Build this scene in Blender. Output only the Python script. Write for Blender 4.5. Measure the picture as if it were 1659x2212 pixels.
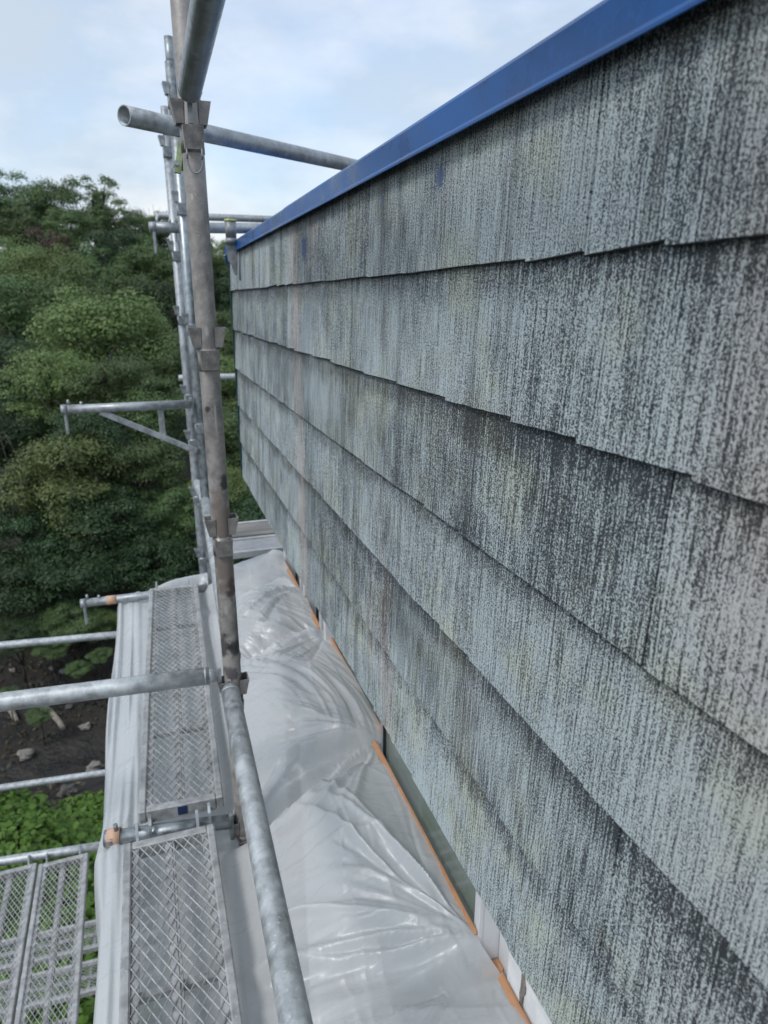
import bpy, math, random
import numpy as np
from mathutils import Vector, Matrix
R_ = math.radians
rng = np.random.default_rng(7); random.seed(7)
for o in list(bpy.data.objects): bpy.data.objects.remove(o)
sc = bpy.context.scene; C = sc.collection

# ------------------------------------------------------------------ camera
PITCH, YAW, FPX = R_(17.305), R_(18.711), 1470.0     # picture is 1659 x 2212 in these units
cam_d = bpy.data.cameras.new('camera'); cam = bpy.data.objects.new('camera', cam_d); C.objects.link(cam)
cam_d.sensor_fit = 'VERTICAL'; cam_d.sensor_height = 24.0; cam_d.lens = 24.0*FPX/2212.0
cam_d.clip_start = 0.02; cam_d.clip_end = 2000
cam.location = (0, 0, 0); cam.rotation_euler = (R_(90)-PITCH, 0, -YAW)
cam_d.dof.use_dof = True; cam_d.dof.focus_distance = 1.15; cam_d.dof.aperture_fstop = cam_d.lens/3.8
sc.camera = cam
_Fh = np.array([math.sin(YAW), math.cos(YAW), 0]); _Rt = np.array([math.cos(YAW), -math.sin(YAW), 0]); _U = np.array([0, 0, 1.])
_Fw = _Fh*math.cos(PITCH)-_U*math.sin(PITCH); _Up = _Fh*math.sin(PITCH)+_U*math.cos(PITCH)
def aty(u, v, Y):
    d = _Rt*(u-829.5)/FPX + _Up*(1106-v)/FPX + _Fw
    return d*Y/d[1]

# ------------------------------------------------------------------ world and sun
SUN_EL, SUN_AZ = R_(50), R_(240)          # azimuth clockwise from +Y: behind the camera, to the left
w = bpy.data.worlds.new('World'); sc.world = w; w.use_nodes = True
nt = w.node_tree; nt.nodes.clear()
def wn(t, **k):
    n = nt.nodes.new(t)
    for a, b in k.items(): setattr(n, a, b)
    return n
sky = wn('ShaderNodeTexSky', sky_type='NISHITA', sun_disc=False, sun_elevation=SUN_EL, sun_rotation=SUN_AZ)
sky.air_density = 1.2; sky.dust_density = 2.0; sky.ozone_density = 1.2
tc = wn('ShaderNodeTexCoord'); mp = wn('ShaderNodeMapping'); mp.inputs['Scale'].default_value = (1.0, 1.0, 2.0)
mp.inputs['Location'].default_value = (0.35, 0.1, 0.2)
nt.links.new(tc.outputs['Generated'], mp.inputs['Vector'])
n1 = wn('ShaderNodeTexNoise'); n1.inputs['Scale'].default_value = 2.3; n1.inputs['Detail'].default_value = 5.5; n1.inputs['Roughness'].default_value = .5; n1.inputs['Distortion'].default_value = .35
nt.links.new(mp.outputs[0], n1.inputs['Vector'])
cr = wn('ShaderNodeValToRGB'); cr.color_ramp.elements[0].position = .36; cr.color_ramp.elements[1].position = .60
cr.color_ramp.elements[0].color = (.50, .50, .50, 1); cr.color_ramp.elements[1].color = (.97, .97, .97, 1)
nt.links.new(n1.outputs['Fac'], cr.inputs['Fac'])
n2 = wn('ShaderNodeTexNoise'); n2.inputs['Scale'].default_value = 4.2; n2.inputs['Detail'].default_value = 6.0; n2.inputs['Roughness'].default_value = .55
mp2 = wn('ShaderNodeMapping'); mp2.inputs['Location'].default_value = (3.1, 1.7, .4); mp2.inputs['Scale'].default_value = (1, 1, 2.2)
nt.links.new(tc.outputs['Generated'], mp2.inputs['Vector']); nt.links.new(mp2.outputs[0], n2.inputs['Vector'])
cr2 = wn('ShaderNodeValToRGB'); cr2.color_ramp.elements[0].position = .40; cr2.color_ramp.elements[1].position = .62
cr2.color_ramp.elements[0].color = (5.7, 6.6, 7.6, 1); cr2.color_ramp.elements[1].color = (8.6, 8.8, 9.1, 1)
nt.links.new(n2.outputs['Fac'], cr2.inputs['Fac'])
gain = wn('ShaderNodeMixRGB', blend_type='MULTIPLY'); gain.inputs['Fac'].default_value = 1; gain.inputs['Color2'].default_value = (2.0, 2.1, 2.25, 1)
nt.links.new(sky.outputs[0], gain.inputs['Color1'])
mx = wn('ShaderNodeMixRGB'); nt.links.new(cr.outputs[0], mx.inputs['Fac']); nt.links.new(gain.outputs[0], mx.inputs['Color1']); nt.links.new(cr2.outputs[0], mx.inputs['Color2'])
bg = wn('ShaderNodeBackground'); bg.inputs['Strength'].default_value = .1
out = wn('ShaderNodeOutputWorld'); nt.links.new(mx.outputs[0], bg.inputs['Color']); nt.links.new(bg.outputs[0], out.inputs['Surface'])

sun_d = bpy.data.lights.new('sun', 'SUN'); sun = bpy.data.objects.new('sun', sun_d); C.objects.link(sun)
sun_d.energy = 1.5; sun_d.angle = R_(14); sun_d.color = (1, .975, .94)
sv = Vector((math.sin(SUN_AZ)*math.cos(SUN_EL), math.cos(SUN_AZ)*math.cos(SUN_EL), math.sin(SUN_EL)))
sun.rotation_euler = sv.to_track_quat('Z', 'Y').to_euler()
vs = sc.view_settings; vs.view_transform = 'Standard'; vs.look = 'None'; vs.exposure = 0.12; vs.gamma = 1.0

# ------------------------------------------------------------------ node helpers
class NT:
    def __init__(s, name, rough=.5, metal=0., spec=.5):
        s.m = bpy.data.materials.new(name); s.m.use_nodes = True; s.t = s.m.node_tree; s.t.nodes.clear()
        s.out = s.n('ShaderNodeOutputMaterial'); s.b = s.n('ShaderNodeBsdfPrincipled'); s.l(s.b.outputs[0], s.out.inputs['Surface'])
        s.b.inputs['Roughness'].default_value = rough; s.b.inputs['Metallic'].default_value = metal; s.b.inputs['Specular IOR Level'].default_value = spec
    def n(s, t, **k):
        n = s.t.nodes.new(t)
        for a, b in k.items(): setattr(n, a, b)
        return n
    def l(s, a, b): s.t.links.new(a, b)
    def put(s, inp, v):
        if hasattr(v, 'is_output') or isinstance(v, bpy.types.NodeSocket): s.l(v, inp)
        else: inp.default_value = v
    def pos(s): return s.n('ShaderNodeNewGeometry').outputs['Position']
    def obj(s): return s.n('ShaderNodeTexCoord').outputs['Object']
    def rand(s): return s.n('ShaderNodeObjectInfo').outputs['Random']
    def map(s, v, sc=(1, 1, 1), loc=(0, 0, 0), rot=(0, 0, 0)):
        n = s.n('ShaderNodeMapping'); s.l(v, n.inputs['Vector']); n.inputs['Scale'].default_value = sc; s.put(n.inputs['Location'], loc); n.inputs['Rotation'].default_value = rot
        return n.outputs[0]
    def noise(s, v, scale=1., det=2., rough=.5, dist=0.):
        n = s.n('ShaderNodeTexNoise'); s.l(v, n.inputs['Vector']); n.inputs['Scale'].default_value = scale; n.inputs['Detail'].default_value = det
        n.inputs['Roughness'].default_value = rough; n.inputs['Distortion'].default_value = dist
        return n.outputs['Fac']
    def math(s, op, a, b=0., c=0., clamp=False):
        n = s.n('ShaderNodeMath', operation=op, use_clamp=clamp)
        for i, x in enumerate((a, b, c)): s.put(n.inputs[i], x)
        return n.outputs[0]
    def ss(s, v, a, b, lo=0., hi=1.):
        n = s.n('ShaderNodeMapRange', interpolation_type='SMOOTHSTEP'); s.put(n.inputs['Value'], v)
        for k, x in (('From Min', a), ('From Max', b), ('To Min', lo), ('To Max', hi)): s.put(n.inputs[k], x)
        return n.outputs[0]
    def mix(s, f, a, b, mode='MIX'):
        n = s.n('ShaderNodeMixRGB', blend_type=mode); s.put(n.inputs['Fac'], f)
        for i, x in (('Color1', a), ('Color2', b)): s.put(n.inputs[i], (*x, 1) if isinstance(x, tuple) and len(x) == 3 else x)
        return n.outputs[0]
    def col(s, v): s.put(s.b.inputs['Base Color'], (*v, 1) if isinstance(v, tuple) and len(v) == 3 else v)
    def bump(s, h, strength=.5, dist=.002):
        n = s.n('ShaderNodeBump'); n.inputs['Strength'].default_value = strength; n.inputs['Distance'].default_value = dist
        s.l(h, n.inputs['Height']); s.l(n.outputs[0], s.b.inputs['Normal'])
    def dist(s, v, p):
        n = s.n('ShaderNodeVectorMath', operation='DISTANCE'); s.l(v, n.inputs[0]); n.inputs[1].default_value = p
        return n.outputs['Value']
M = {}
# --- weathered fibre-cement slate
t = NT('weathered_slate', rough=.62, spec=.35); P = t.pos()
sep = t.n('ShaderNodeSeparateXYZ'); t.l(P, sep.inputs[0])
rnd = t.rand()
offs = t.n('ShaderNodeCombineXYZ'); t.put(offs.inputs[0], t.math('MULTIPLY', rnd, 37.)); t.put(offs.inputs[1], t.math('MULTIPLY', rnd, 13.))
addv = t.n('ShaderNodeVectorMath', operation='ADD'); t.l(P, addv.inputs[0]); t.l(offs.outputs[0], addv.inputs[1]); Q = addv.outputs[0]
big0 = t.noise(t.map(Q, (1, 22, 9)), 1., 2., .5)
rib = t.noise(t.map(Q, (1, 310, 14)), 1., .8, .4)
gr = t.noise(t.map(Q, (1, 540, 450)), 1., 3., .68)
warp = t.math('ADD', t.math('MULTIPLY', sep.outputs[1], 1080.), t.math('ADD', t.math('MULTIPLY', t.noise(t.map(Q, (1, 60, 9)), 1., 2., .5), 14.), t.math('MULTIPLY', rnd, 40.)))
sinr = t.math('MULTIPLY', t.math('SINE', warp), t.ss(big0, .35, .62, .25, 1.))
gr2 = t.noise(t.map(Q, (1, 330, 240), (3, 9, 4)), 1., 2., .6)
big = t.noise(t.map(P, (1, 8, 7)), 1., 3., .55)
big2 = t.noise(t.map(P, (1, 2.6, 3.), (5, 2, 8)), 1., 2., .5)
strk = t.noise(t.map(P, (1, 12, .5), (1, 4, 2)), 1., 3., .6)
# height on the slate above the lower edge of its own course (object space z starts at the edge)
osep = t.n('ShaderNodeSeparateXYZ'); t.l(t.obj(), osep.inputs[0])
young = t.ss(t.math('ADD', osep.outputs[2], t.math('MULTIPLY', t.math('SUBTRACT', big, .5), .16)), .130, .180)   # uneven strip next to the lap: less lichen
h = t.math('ADD', t.math('ADD', t.math('MULTIPLY', rib, .46), t.math('MULTIPLY', sinr, .050)), t.math('ADD', t.math('MULTIPLY', gr, 1.42), t.math('MULTIPLY', gr2, .38)))  # mean 1.15
cov = t.math('ADD', t.math('MULTIPLY', t.math('SUBTRACT', big, .5), .30), t.math('ADD', t.math('MULTIPLY', t.math('SUBTRACT', big2, .5), .22), t.math('MULTIPLY', t.math('SUBTRACT', strk, .5), .18)))
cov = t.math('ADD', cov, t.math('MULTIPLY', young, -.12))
cov = t.math('ADD', cov, t.math('MULTIPLY', t.math('SUBTRACT', rnd, .5), .09))
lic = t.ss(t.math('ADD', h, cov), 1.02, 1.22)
tint = t.noise(t.map(P, (1, 7, 8), (8, 1, 3)), 1., 2.5, .6)
pale = t.mix(t.ss(tint, .48, .70), (.525, .61, .628), (.55, .615, .545))
tint2 = t.noise(t.map(P, (1, 6, 1.2), (2, 7, 1)), 1., 2., .5)
warm = t.math('MAXIMUM', t.ss(tint2, .60, .74, 0., .7), t.math('MULTIPLY', t.ss(sep.outputs[1], .50, .33), t.ss(sep.outputs[2], -.42, -.18, .25, .85)))
warm = t.math('MAXIMUM', warm, t.math('MULTIPLY', t.ss(t.math('ABSOLUTE', t.math('SUBTRACT', t.math('ADD', sep.outputs[1], t.math('MULTIPLY', t.math('SUBTRACT', big, .5), .15)), 2.04)), .10, .02), .8))
pale = t.mix(warm, pale, (.54, .51, .485))
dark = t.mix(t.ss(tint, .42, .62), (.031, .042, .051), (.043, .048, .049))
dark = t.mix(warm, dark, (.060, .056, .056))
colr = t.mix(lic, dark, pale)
run = t.ss(strk, .42, .28, 0., .45)
colr = t.mix(run, colr, (.07, .075, .07))
for (pp, r0) in (((.41, 1.885, .130), .040), ((.41, .985, .168), .022), ((.41, 1.24, .166), .014)):   # smears of the blue cap paint
    dd = t.math('ADD', t.dist(t.map(P, (1, 1, 1)), pp), t.math('MULTIPLY', t.math('SUBTRACT', gr2, .5), .03))
    colr = t.mix(t.ss(dd, r0, r0*.55, 0., .85), colr, (.045, .085, .20))
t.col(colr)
t.bump(t.math('ADD', t.math('MULTIPLY', h, .8), t.math('ADD', t.math('MULTIPLY', rib, 1.2), t.math('MULTIPLY', sinr, .22))), .9, .0022)
M['slate'] = t.m
# --- painted shade on slate undersides, boards
def simple(name, col, rough=.6, metal=0., var=.25, scale=40., bump=0., spec=.4, obj=True, bscale=None):
    t = NT(name, rough, metal, spec); v = t.obj() if obj else t.pos()
    n = t.noise(v, scale, 4., .6); n_ = t.noise(v, scale*.17, 3., .55)
    k = t.math('ADD', t.math('MULTIPLY', n, .6), t.math('MULTIPLY', n_, .4))
    lo = tuple(c*(1-var) for c in col); hi = tuple(min(1, c*(1+var)) for c in col)
    t.col(t.mix(t.ss(k, .3, .7), lo, hi))
    if bump: t.bump(t.noise(v, bscale or scale*3, 3., .6), bump, .002)
    M[name] = t.m; return t
simple('edge_shade', (.030, .033, .037), .9, spec=.2)  # cut slate undersides near black: shade line under each course put into colour
simple('board', (.10, .10, .10), .9)
# blue painted cap
t = NT('blue_paint', rough=.36, spec=.35); v = t.obj()
k = t.noise(t.map(v, (1, 1, 1)), 7., 4., .6); k2 = t.noise(v, 60., 3., .6)
c = t.mix(t.ss(k, .35, .66), (.001, .060, .215), (.003, .100, .35)); c = t.mix(t.ss(k2, .55, .75, 0., .25), c, (.012, .13, .42))
t.col(c); t.put(t.b.inputs['Roughness'], t.ss(k, .3, .7, .22, .42)); t.bump(t.math('ADD', t.math('MULTIPLY', t.noise(v, 260., 3., .55), .12), t.noise(t.map(v, (1, .5, 1)), 16., 2., .5)), .35, .004); M['blue'] = t.m
simple('green_trim', (.012, .05, .055), .45, 0, .2, 20.)
# stucco
t = NT('white_stucco', rough=.85); v = t.pos(); t.col(t.mix(t.ss(t.noise(v, 25., 3., .5), .35, .65), (.66, .68, .69), (.76, .765, .76))); t.bump(t.noise(v, 230., 3., .6), .7, .003); M['stucco'] = t.m
simple('white_frame', (.60, .61, .63), .38, 0, .05, 8., 0)
simple('grey_frame', (.30, .33, .36), .4, .3, .08, 8., 0)
simple('dark_gasket', (.02, .022, .025), .6)
simple('orange_tape', (.44, .23, .12), .55, 0, .12, 30., .3, bscale=90)
simple('orange_tape_pale', (.54, .35, .25), .5, 0, .12, 30., .3, bscale=60)
simple('room', (.42, .42, .38), .8, 0, .2, 3.)
simple('room_dark', (.10, .13, .11), .8, 0, .4, 4.)
# window glass
t = NT('window_glass'); t.t.nodes.remove(t.b)
gl = t.n('ShaderNodeBsdfPrincipled'); gl.inputs['Roughness'].default_value = .04; gl.inputs['Base Color'].default_value = (.34, .385, .36, 1); gl.inputs['IOR'].default_value = 1.7
tr = t.n('ShaderNodeBsdfTransparent'); tr.inputs['Color'].default_value = (.75, .85, .80, 1)
ms = t.n('ShaderNodeMixShader'); ms.inputs[0].default_value = .55; t.l(tr.outputs[0], ms.inputs[1]); t.l(gl.outputs[0], ms.inputs[2]); t.l(ms.outputs[0], t.out.inputs['Surface'])
M['glass'] = t.m
# galvanised steel
def galv(name, col, rust=.0, dirt=.3, spots=(), metal=.55, rough=.48):
    t = NT(name, rough, metal, .5); v = t.obj()
    a = t.noise(v, 38., 4., .6); b = t.noise(v, 9., 3., .6); c_ = t.noise(v, 160., 3., .6)
    lo = tuple(x*.66 for x in col); hi = tuple(x*1.28 for x in col)
    k = t.math('ADD', t.math('MULTIPLY', a, .55), t.math('MULTIPLY', b, .45))
    c = t.mix(t.ss(k, .33, .67), lo, hi)
    c = t.mix(t.ss(c_, .60, .72, 0., .55), c, tuple(min(1, x*1.7) for x in col))     # zinc bloom specks
    c = t.mix(t.ss(t.noise(t.map(v, (1, 1, .35)), 55., 3., .65), .62, .74, 0., dirt), c, (.06, .055, .05))
    if rust: c = t.mix(t.ss(t.noise(v, 13., 4., .65), .50, .70, 0., rust), c, (.16, .12, .09))
    for (p, r0, cc, zs) in spots:
        d = t.math('ADD', t.dist(t.map(v, (1, 1, zs)), (p[0], p[1], p[2]*zs)), t.math('MULTIPLY', t.math('SUBTRACT', a, .5), r0*1.5))
        c = t.mix(t.ss(d, r0, r0*.45, 0., .80), c, cc)
    t.col(c); t.put(t.b.inputs['Roughness'], t.ss(a, .3, .7, rough-.1, rough+.12)); t.bump(t.math('ADD', a, c_), .22, .0015)
    M[name] = t.m
galv('galvanised', (.36, .39, .41)); galv('galvanised_bright', (.46, .49, .50), dirt=.2)
galv('galvanised_plank', (.37, .38, .38), dirt=.35, metal=.35, rough=.55)
galv('galvanised_dull', (.30, .335, .35), dirt=.3, rust=.08, metal=.8, rough=.40)
galv('fitting', (.24, .255, .265), dirt=.4, metal=.4)
galv('fitting_worn', (.25, .24, .23), dirt=.45, rust=.5, metal=.35)
bk = (.022, .024, .028); rd = (.060, .034, .028); wt = (.42, .42, .40); br = (.20, .165, .145)
galv('post_worn', (.29, .275, .26), rust=.10, dirt=.45, metal=.3, rough=.55, spots=[
    ((.0, -.02, -.60), .04, br, .20),
    ((.012, -.021, -.905), .030, bk, .8), ((-.02, -.014, -.90), .034, bk, .8), ((.014, -.020, -.735), .021, rd, .55), ((.014, -.020, -.44), .015, bk, .42),
    ((-.006, -.024, -.79), .007, wt, .4), ((-.014, -.020, -.255), .008, bk, .9), ((.004, -.024, -.28), .0035, wt, .08), ((-.012, -.021, -.60), .004, wt, .2),
    ((-.002, -.024, -.07), .006, wt, .4), ((-.005, -.024, -.985), .03, (.10, .085, .10), 1.), ((-.012, -.021, .22), .004, wt, .5)])
simple('aluminium', (.55, .56, .57), .45, .5, .12, 30.)
t = NT('grey_wood', .8); v = t.obj(); t.col(t.mix(t.ss(t.noise(t.map(v, (1.2, 60, 40)), 1., 4., .6), .3, .7), (.10, .095, .09), (.30, .29, .27))); M['wood'] = t.m
simple('yellow_zinc', (.34, .40, .22), .4, .5, .4, 60.); simple('rim_yellow', (.45, .50, .16), .5, .2, .4, 80.)
simple('blue_sticker', (.018, .035, .09), .5)
# masking film
t = NT('masking_film', rough=.28, spec=1.0); P = t.pos()
k = t.noise(t.map(P, (3, 2, 3)), 1., 3., .5); fine = t.noise(t.map(P, (10, 50, 10), rot=(0, 0, .5)), 1., 4., .6); fine2 = t.noise(t.map(P, (60, 14, 20), rot=(0, 0, -.3)), 1., 3., .6)
t.col(t.mix(t.ss(k, .35, .65), (.70, .74, .765), (.77, .785, .795)))
t.put(t.b.inputs['Roughness'], t.ss(fine, .3, .7, .25, .42))
t.bump(t.math('ADD', fine, t.math('MULTIPLY', fine2, .8)), .38, .005)
trl = t.n('ShaderNodeBsdfTranslucent'); trl.inputs['Color'].default_value = (.72, .76, .77, 1)
trp = t.n('ShaderNodeBsdfTransparent'); trp.inputs['Color'].default_value = (.93, .95, .95, 1)
m1 = t.n('ShaderNodeMixShader'); m1.inputs[0].default_value = .36; t.l(t.b.outputs[0], m1.inputs[1]); t.l(trl.outputs[0], m1.inputs[2])
lw = t.n('ShaderNodeLayerWeight'); lw.inputs['Blend'].default_value = .35
m2 = t.n('ShaderNodeMixShader'); t.put(m2.inputs[0], t.ss(lw.outputs['Facing'], 0., .8, .28, .04)); t.l(m1.outputs[0], m2.inputs[1]); t.l(trp.outputs[0], m2.inputs[2]); t.l(m2.outputs[0], t.out.inputs['Surface'])
M['film'] = t.m
# vegetation and ground
def leafmat(name, lo, hi, trans=.25):
    t = NT(name, .5, 0, .35); r = t.rand(); gi = t.n('ShaderNodeNewGeometry').outputs['Random Per Island']
    k = t.noise(t.obj(), .9, 2., .5)
    c = t.mix(t.math('ADD', t.math('MULTIPLY', gi, .36), t.math('MULTIPLY', k, .66), clamp=True), lo, hi)
    hs = t.n('ShaderNodeHueSaturation'); t.l(c, hs.inputs['Color']); t.put(hs.inputs['Hue'], t.math('ADD', .485, t.math('MULTIPLY', r, .03))); t.put(hs.inputs['Value'], t.math('ADD', .82, t.math('MULTIPLY', r, .36)))
    t.l(hs.outputs[0], t.b.inputs['Base Color'])
    tl = t.n('ShaderNodeBsdfTranslucent'); t.l(hs.outputs[0], tl.inputs['Color']); mm = t.n('ShaderNodeMixShader'); mm.inputs[0].default_value = trans
    t.l(t.b.outputs[0], mm.inputs[1]); t.l(tl.outputs[0], mm.inputs[2]); t.l(mm.outputs[0], t.out.inputs['Surface']); M[name] = t.m
leafmat('leaf_mid', (.066, .120, .046), (.142, .212, .080)); leafmat('leaf_pale', (.095, .150, .050), (.190, .255, .088)); leafmat('leaf_dark', (.026, .060, .028), (.066, .112, .044))  # leaf_dark also puts the shade of the lower slope into leaf colour
leafmat('leaf_brown', (.060, .040, .035), (.11, .075, .055)); leafmat('leaf_bright', (.032, .090, .014), (.15, .27, .042), .3)
simple('bark_grey', (.10, .09, .08), .9, 0, .3, 8.); simple('bark', (.028, .024, .020), .9, 0, .35, 8.)
t = NT('forest_floor', .95); P = t.pos(); t.col(t.mix(t.ss(t.noise(P, 1.3, 5., .6), .35, .7), (.014, .018, .011), (.036, .032, .022))); t.bump(t.noise(P, 5., 5., .6), 1., .12); M['floor'] = t.m
t = NT('wet_soil', .6); P = t.pos(); t.col(t.mix(t.ss(t.noise(P, 2.2, 6., .65), .35, .7), (.008, .008, .007), (.032, .027, .022))); t.put(t.b.inputs['Roughness'], t.ss(t.noise(P, 1.1, 3.), .4, .6, .4, .9)); t.bump(t.noise(P, 9., 5., .65), 1., .06); M['soil'] = t.m
simple('pale_stone', (.22, .205, .185), .85, 0, .35, 9., .6, bscale=30); simple('dark_stone', (.09, .085, .08), .85, 0, .35, 9., .6, bscale=30)
simple('crack_fill', (.20, .18, .16), .9, 0, .4, 90.); simple('driftwood', (.27, .24, .20), .85, 0, .3, 20.)

# ------------------------------------------------------------------ mesh helpers
class MB:
    def __init__(s): s.v = []; s.f = []; s.sm = []; s.n = 0
    def add(s, v, f, smooth=False):
        v = np.asarray(v, float); s.v.append(v); s.f += [tuple(i+s.n for i in q) for q in f]
        s.sm += (list(smooth) if hasattr(smooth, '__len__') else [smooth]*len(f)); s.n += len(v); return s
    def box(s, lo, hi, mat=None, bev=0.):
        x0, y0, z0 = lo; x1, y1, z1 = hi
        if bev <= 0:
            v = [(x0, y0, z0), (x1, y0, z0), (x1, y1, z0), (x0, y1, z0), (x0, y0, z1), (x1, y0, z1), (x1, y1, z1), (x0, y1, z1)]
            f = [(3, 2, 1, 0), (4, 5, 6, 7), (0, 1, 5, 4), (1, 2, 6, 5), (2, 3, 7, 6), (3, 0, 4, 7)]
        else:
            b = bev; v = []; idx = {}
            def V(p): v.append(p); return len(v)-1
            cs = [(x0, x1), (y0, y1), (z0, z1)]
            for sx in (0, 1):
                for sy in (0, 1):
                    for sz in (0, 1):
                        p = [cs[0][sx], cs[1][sy], cs[2][sz]]; i = [b if q == 0 else -b for q in (sx, sy, sz)]
                        idx[sx, sy, sz] = (V((p[0], p[1]+i[1], p[2]+i[2])), V((p[0]+i[0], p[1], p[2]+i[2])), V((p[0]+i[0], p[1]+i[1], p[2])))
            f = []
            for a in (0, 1):
                f.append([idx[a, q[0], q[1]][0] for q in ((0, 0), (1, 0), (1, 1), (0, 1))][::(1 if a else -1)])
                f.append([idx[q[0], a, q[1]][1] for q in ((0, 0), (0, 1), (1, 1), (1, 0))][::(1 if a else -1)])
                f.append([idx[q[0], q[1], a][2] for q in ((0, 0), (1, 0), (1, 1), (0, 1))][::(1 if a else -1)])
            for q0 in (0, 1):
                for q1 in (0, 1):
                    A, B = idx[0, q0, q1], idx[1, q0, q1]; f.append((A[1], B[1], B[2], A[2]))
                    A, B = idx[q0, 0, q1], idx[q0, 1, q1]; f.append((A[0], B[0], B[2], A[2]))
                    A, B = idx[q0, q1, 0], idx[q0, q1, 1]; f.append((A[0], B[0], B[1], A[1]))
            for k_ in idx.values(): f.append(k_)
        v = np.asarray(v, float)
        if mat is not None: v = v@np.asarray(mat)[:3, :3].T+np.asarray(mat)[:3, 3]
        return s.add(v, f)
    def tube(s, p0, p1, r, n=20, inner=0., r1=None, caps=True, rings=1):
        p0 = np.asarray(p0, float); p1 = np.asarray(p1, float); d = p1-p0; d /= np.linalg.norm(d)
        a = np.cross(d, (0, 0, 1.) if abs(d[2]) < .9 else (0, 1., 0)); a /= np.linalg.norm(a); b = np.cross(d, a)
        th = np.linspace(0, 2*np.pi, n, endpoint=False); ring = np.outer(np.cos(th), a)+np.outer(np.sin(th), b)
        r1 = r if r1 is None else r1; v = []; f = []; sm = []
        for i in range(rings+1):
            tt = i/rings; v.append(p0+(p1-p0)*tt+ring*(r+(r1-r)*tt))
        for i in range(rings):
            for k in range(n): f.append((i*n+k, i*n+(k+1) % n, (i+1)*n+(k+1) % n, (i+1)*n+k)); sm.append(True)
        if inner > 0:
            o = (rings+1)*n; v += [p0+ring*inner, p1+ring*(inner+(r1-r))]; L = rings*n
            for k in range(n):
                k2 = (k+1) % n
                f += [(o+k, o+n+k, o+n+k2, o+k2), (k, o+k, o+k2, k2), (L+k, L+k2, o+n+k2, o+n+k)]; sm += [True, False, False]
        elif caps:
            f += [tuple(range(n))[::-1], tuple(range(rings*n, rings*n+n))]; sm += [False, False]
        return s.add(np.vstack(v), f, sm)
    def path(s, pts, r, n=8):
        for a, b in zip(pts[:-1], pts[1:]): s.tube(a, b, r, n)
        return s
    def prism(s, poly, ax, lo, hi):
        # polygon in the two axes other than ax, extruded along ax
        o = [i for i in range(3) if i != ax]; k = len(poly); v = np.zeros((2*k, 3))
        for j, (a, b) in enumerate(poly):
            v[j, o[0]], v[j, o[1]], v[j, ax] = a, b, lo; v[j+k] = v[j]; v[j+k, ax] = hi
        f = [tuple(range(k)), tuple(range(k, 2*k))[::-1]]+[(j, (j+1) % k, k+(j+1) % k, k+j) for j in range(k)]
        return s.add(v, f)
    def mesh(s, name, mat, origin=(0, 0, 0)):
        me = bpy.data.meshes.new(name); v = np.vstack(s.v)-np.asarray(origin)
        me.from_pydata(v.tolist(), [], s.f); me.polygons.foreach_set('use_smooth', s.sm)
        me.materials.append(M[mat]); me.validate(); me.update(); return me
    def build(s, name, mat, parent=None, origin=None, recalc=True):
        org = np.asarray(origin if origin is not None else (parent_origin(parent) if parent else (0, 0, 0)), float)
        me = s.mesh(name, mat, org)
        if recalc:
            import bmesh
            bm = bmesh.new(); bm.from_mesh(me); bmesh.ops.recalc_face_normals(bm, faces=bm.faces[:]); bm.to_mesh(me); bm.free()
        return link(name, me, parent, org)
ORG = {}
def parent_origin(p): return ORG.get(p.name, np.zeros(3))
def link(name, me, parent=None, org=(0, 0, 0)):
    o = bpy.data.objects.new(name, me); C.objects.link(o); org = np.asarray(org, float)
    if parent: o.parent = parent; o.location = Vector(org-parent_origin(parent))
    else: o.location = Vector(org)
    ORG[o.name] = org; return o
def thing(name, loc, label, cat, group=None):
    o = bpy.data.objects.new(name, None); C.objects.link(o); o.location = loc; o.empty_display_size = .1; ORG[o.name] = np.asarray(loc, float)
    return tag(o, label, cat, group)
def tag(o, label=None, cat=None, group=None, kind=None):
    for k, v in (('label', label), ('category', cat), ('group', group), ('kind', kind)):
        if v: o[k] = v
    return o
def vnoise(x, y, seed=0):
    x = np.asarray(x, float); y = np.asarray(y, float); xi = np.floor(x).astype(int); yi = np.floor(y).astype(int); fx = x-xi; fy = y-yi
    fx = fx*fx*(3-2*fx); fy = fy*fy*(3-2*fy)
    def hsh(a, b):
        n = (a*374761393+b*668265263+seed*1442695041) & 0x7fffffff; n = ((n ^ (n >> 13))*1274126177) & 0x7fffffff
        return ((n ^ (n >> 16)) & 0xffff)/65535.
    return (hsh(xi, yi)*(1-fx)+hsh(xi+1, yi)*fx)*(1-fy)+(hsh(xi, yi+1)*(1-fx)+hsh(xi+1, yi+1)*fx)*fy

# ------------------------------------------------------------------ terrain
GZ = -7.2
def terrain(x, y):
    x = np.asarray(x, float); y = np.asarray(y, float)
    z = GZ+.28*np.clip(y-13.5, 0, 26)+.40*np.clip(y-38, 0, 9)-.10*np.clip(x-4, 0, 30)*np.clip((y-14)/20, 0, 1)
    z += .5*(vnoise(x*.35, y*.35, 3)-.5)*np.clip((y-9)/4, 0.1, 1)
    z += .9*np.exp(-((y-8.2)/1.6)**2)*(.6+.6*vnoise(x*.6, y*.6, 5))*np.clip((1.2-x)/1.5, 0, 1)
    z -= .5*np.exp(-((y-11.6-.25*x)/1.7)**2)
    return z
xs = np.concatenate([np.linspace(-400, -22, 18), np.linspace(-20, 20, 110), np.linspace(22, 400, 18)]); ys = np.concatenate([np.linspace(-200, -8, 14), np.linspace(-6, 42, 130), np.linspace(44, 900, 24)])
X, Y = np.meshgrid(xs, ys); Z = terrain(X, Y); nx = len(xs)
def gridfaces(nr, ncol): 
    i = np.arange(nr-1)[:, None]*ncol+np.arange(ncol-1)[None, :]
    return np.stack([i, i+1, i+ncol+1, i+ncol], -1).reshape(-1, 4)
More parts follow.
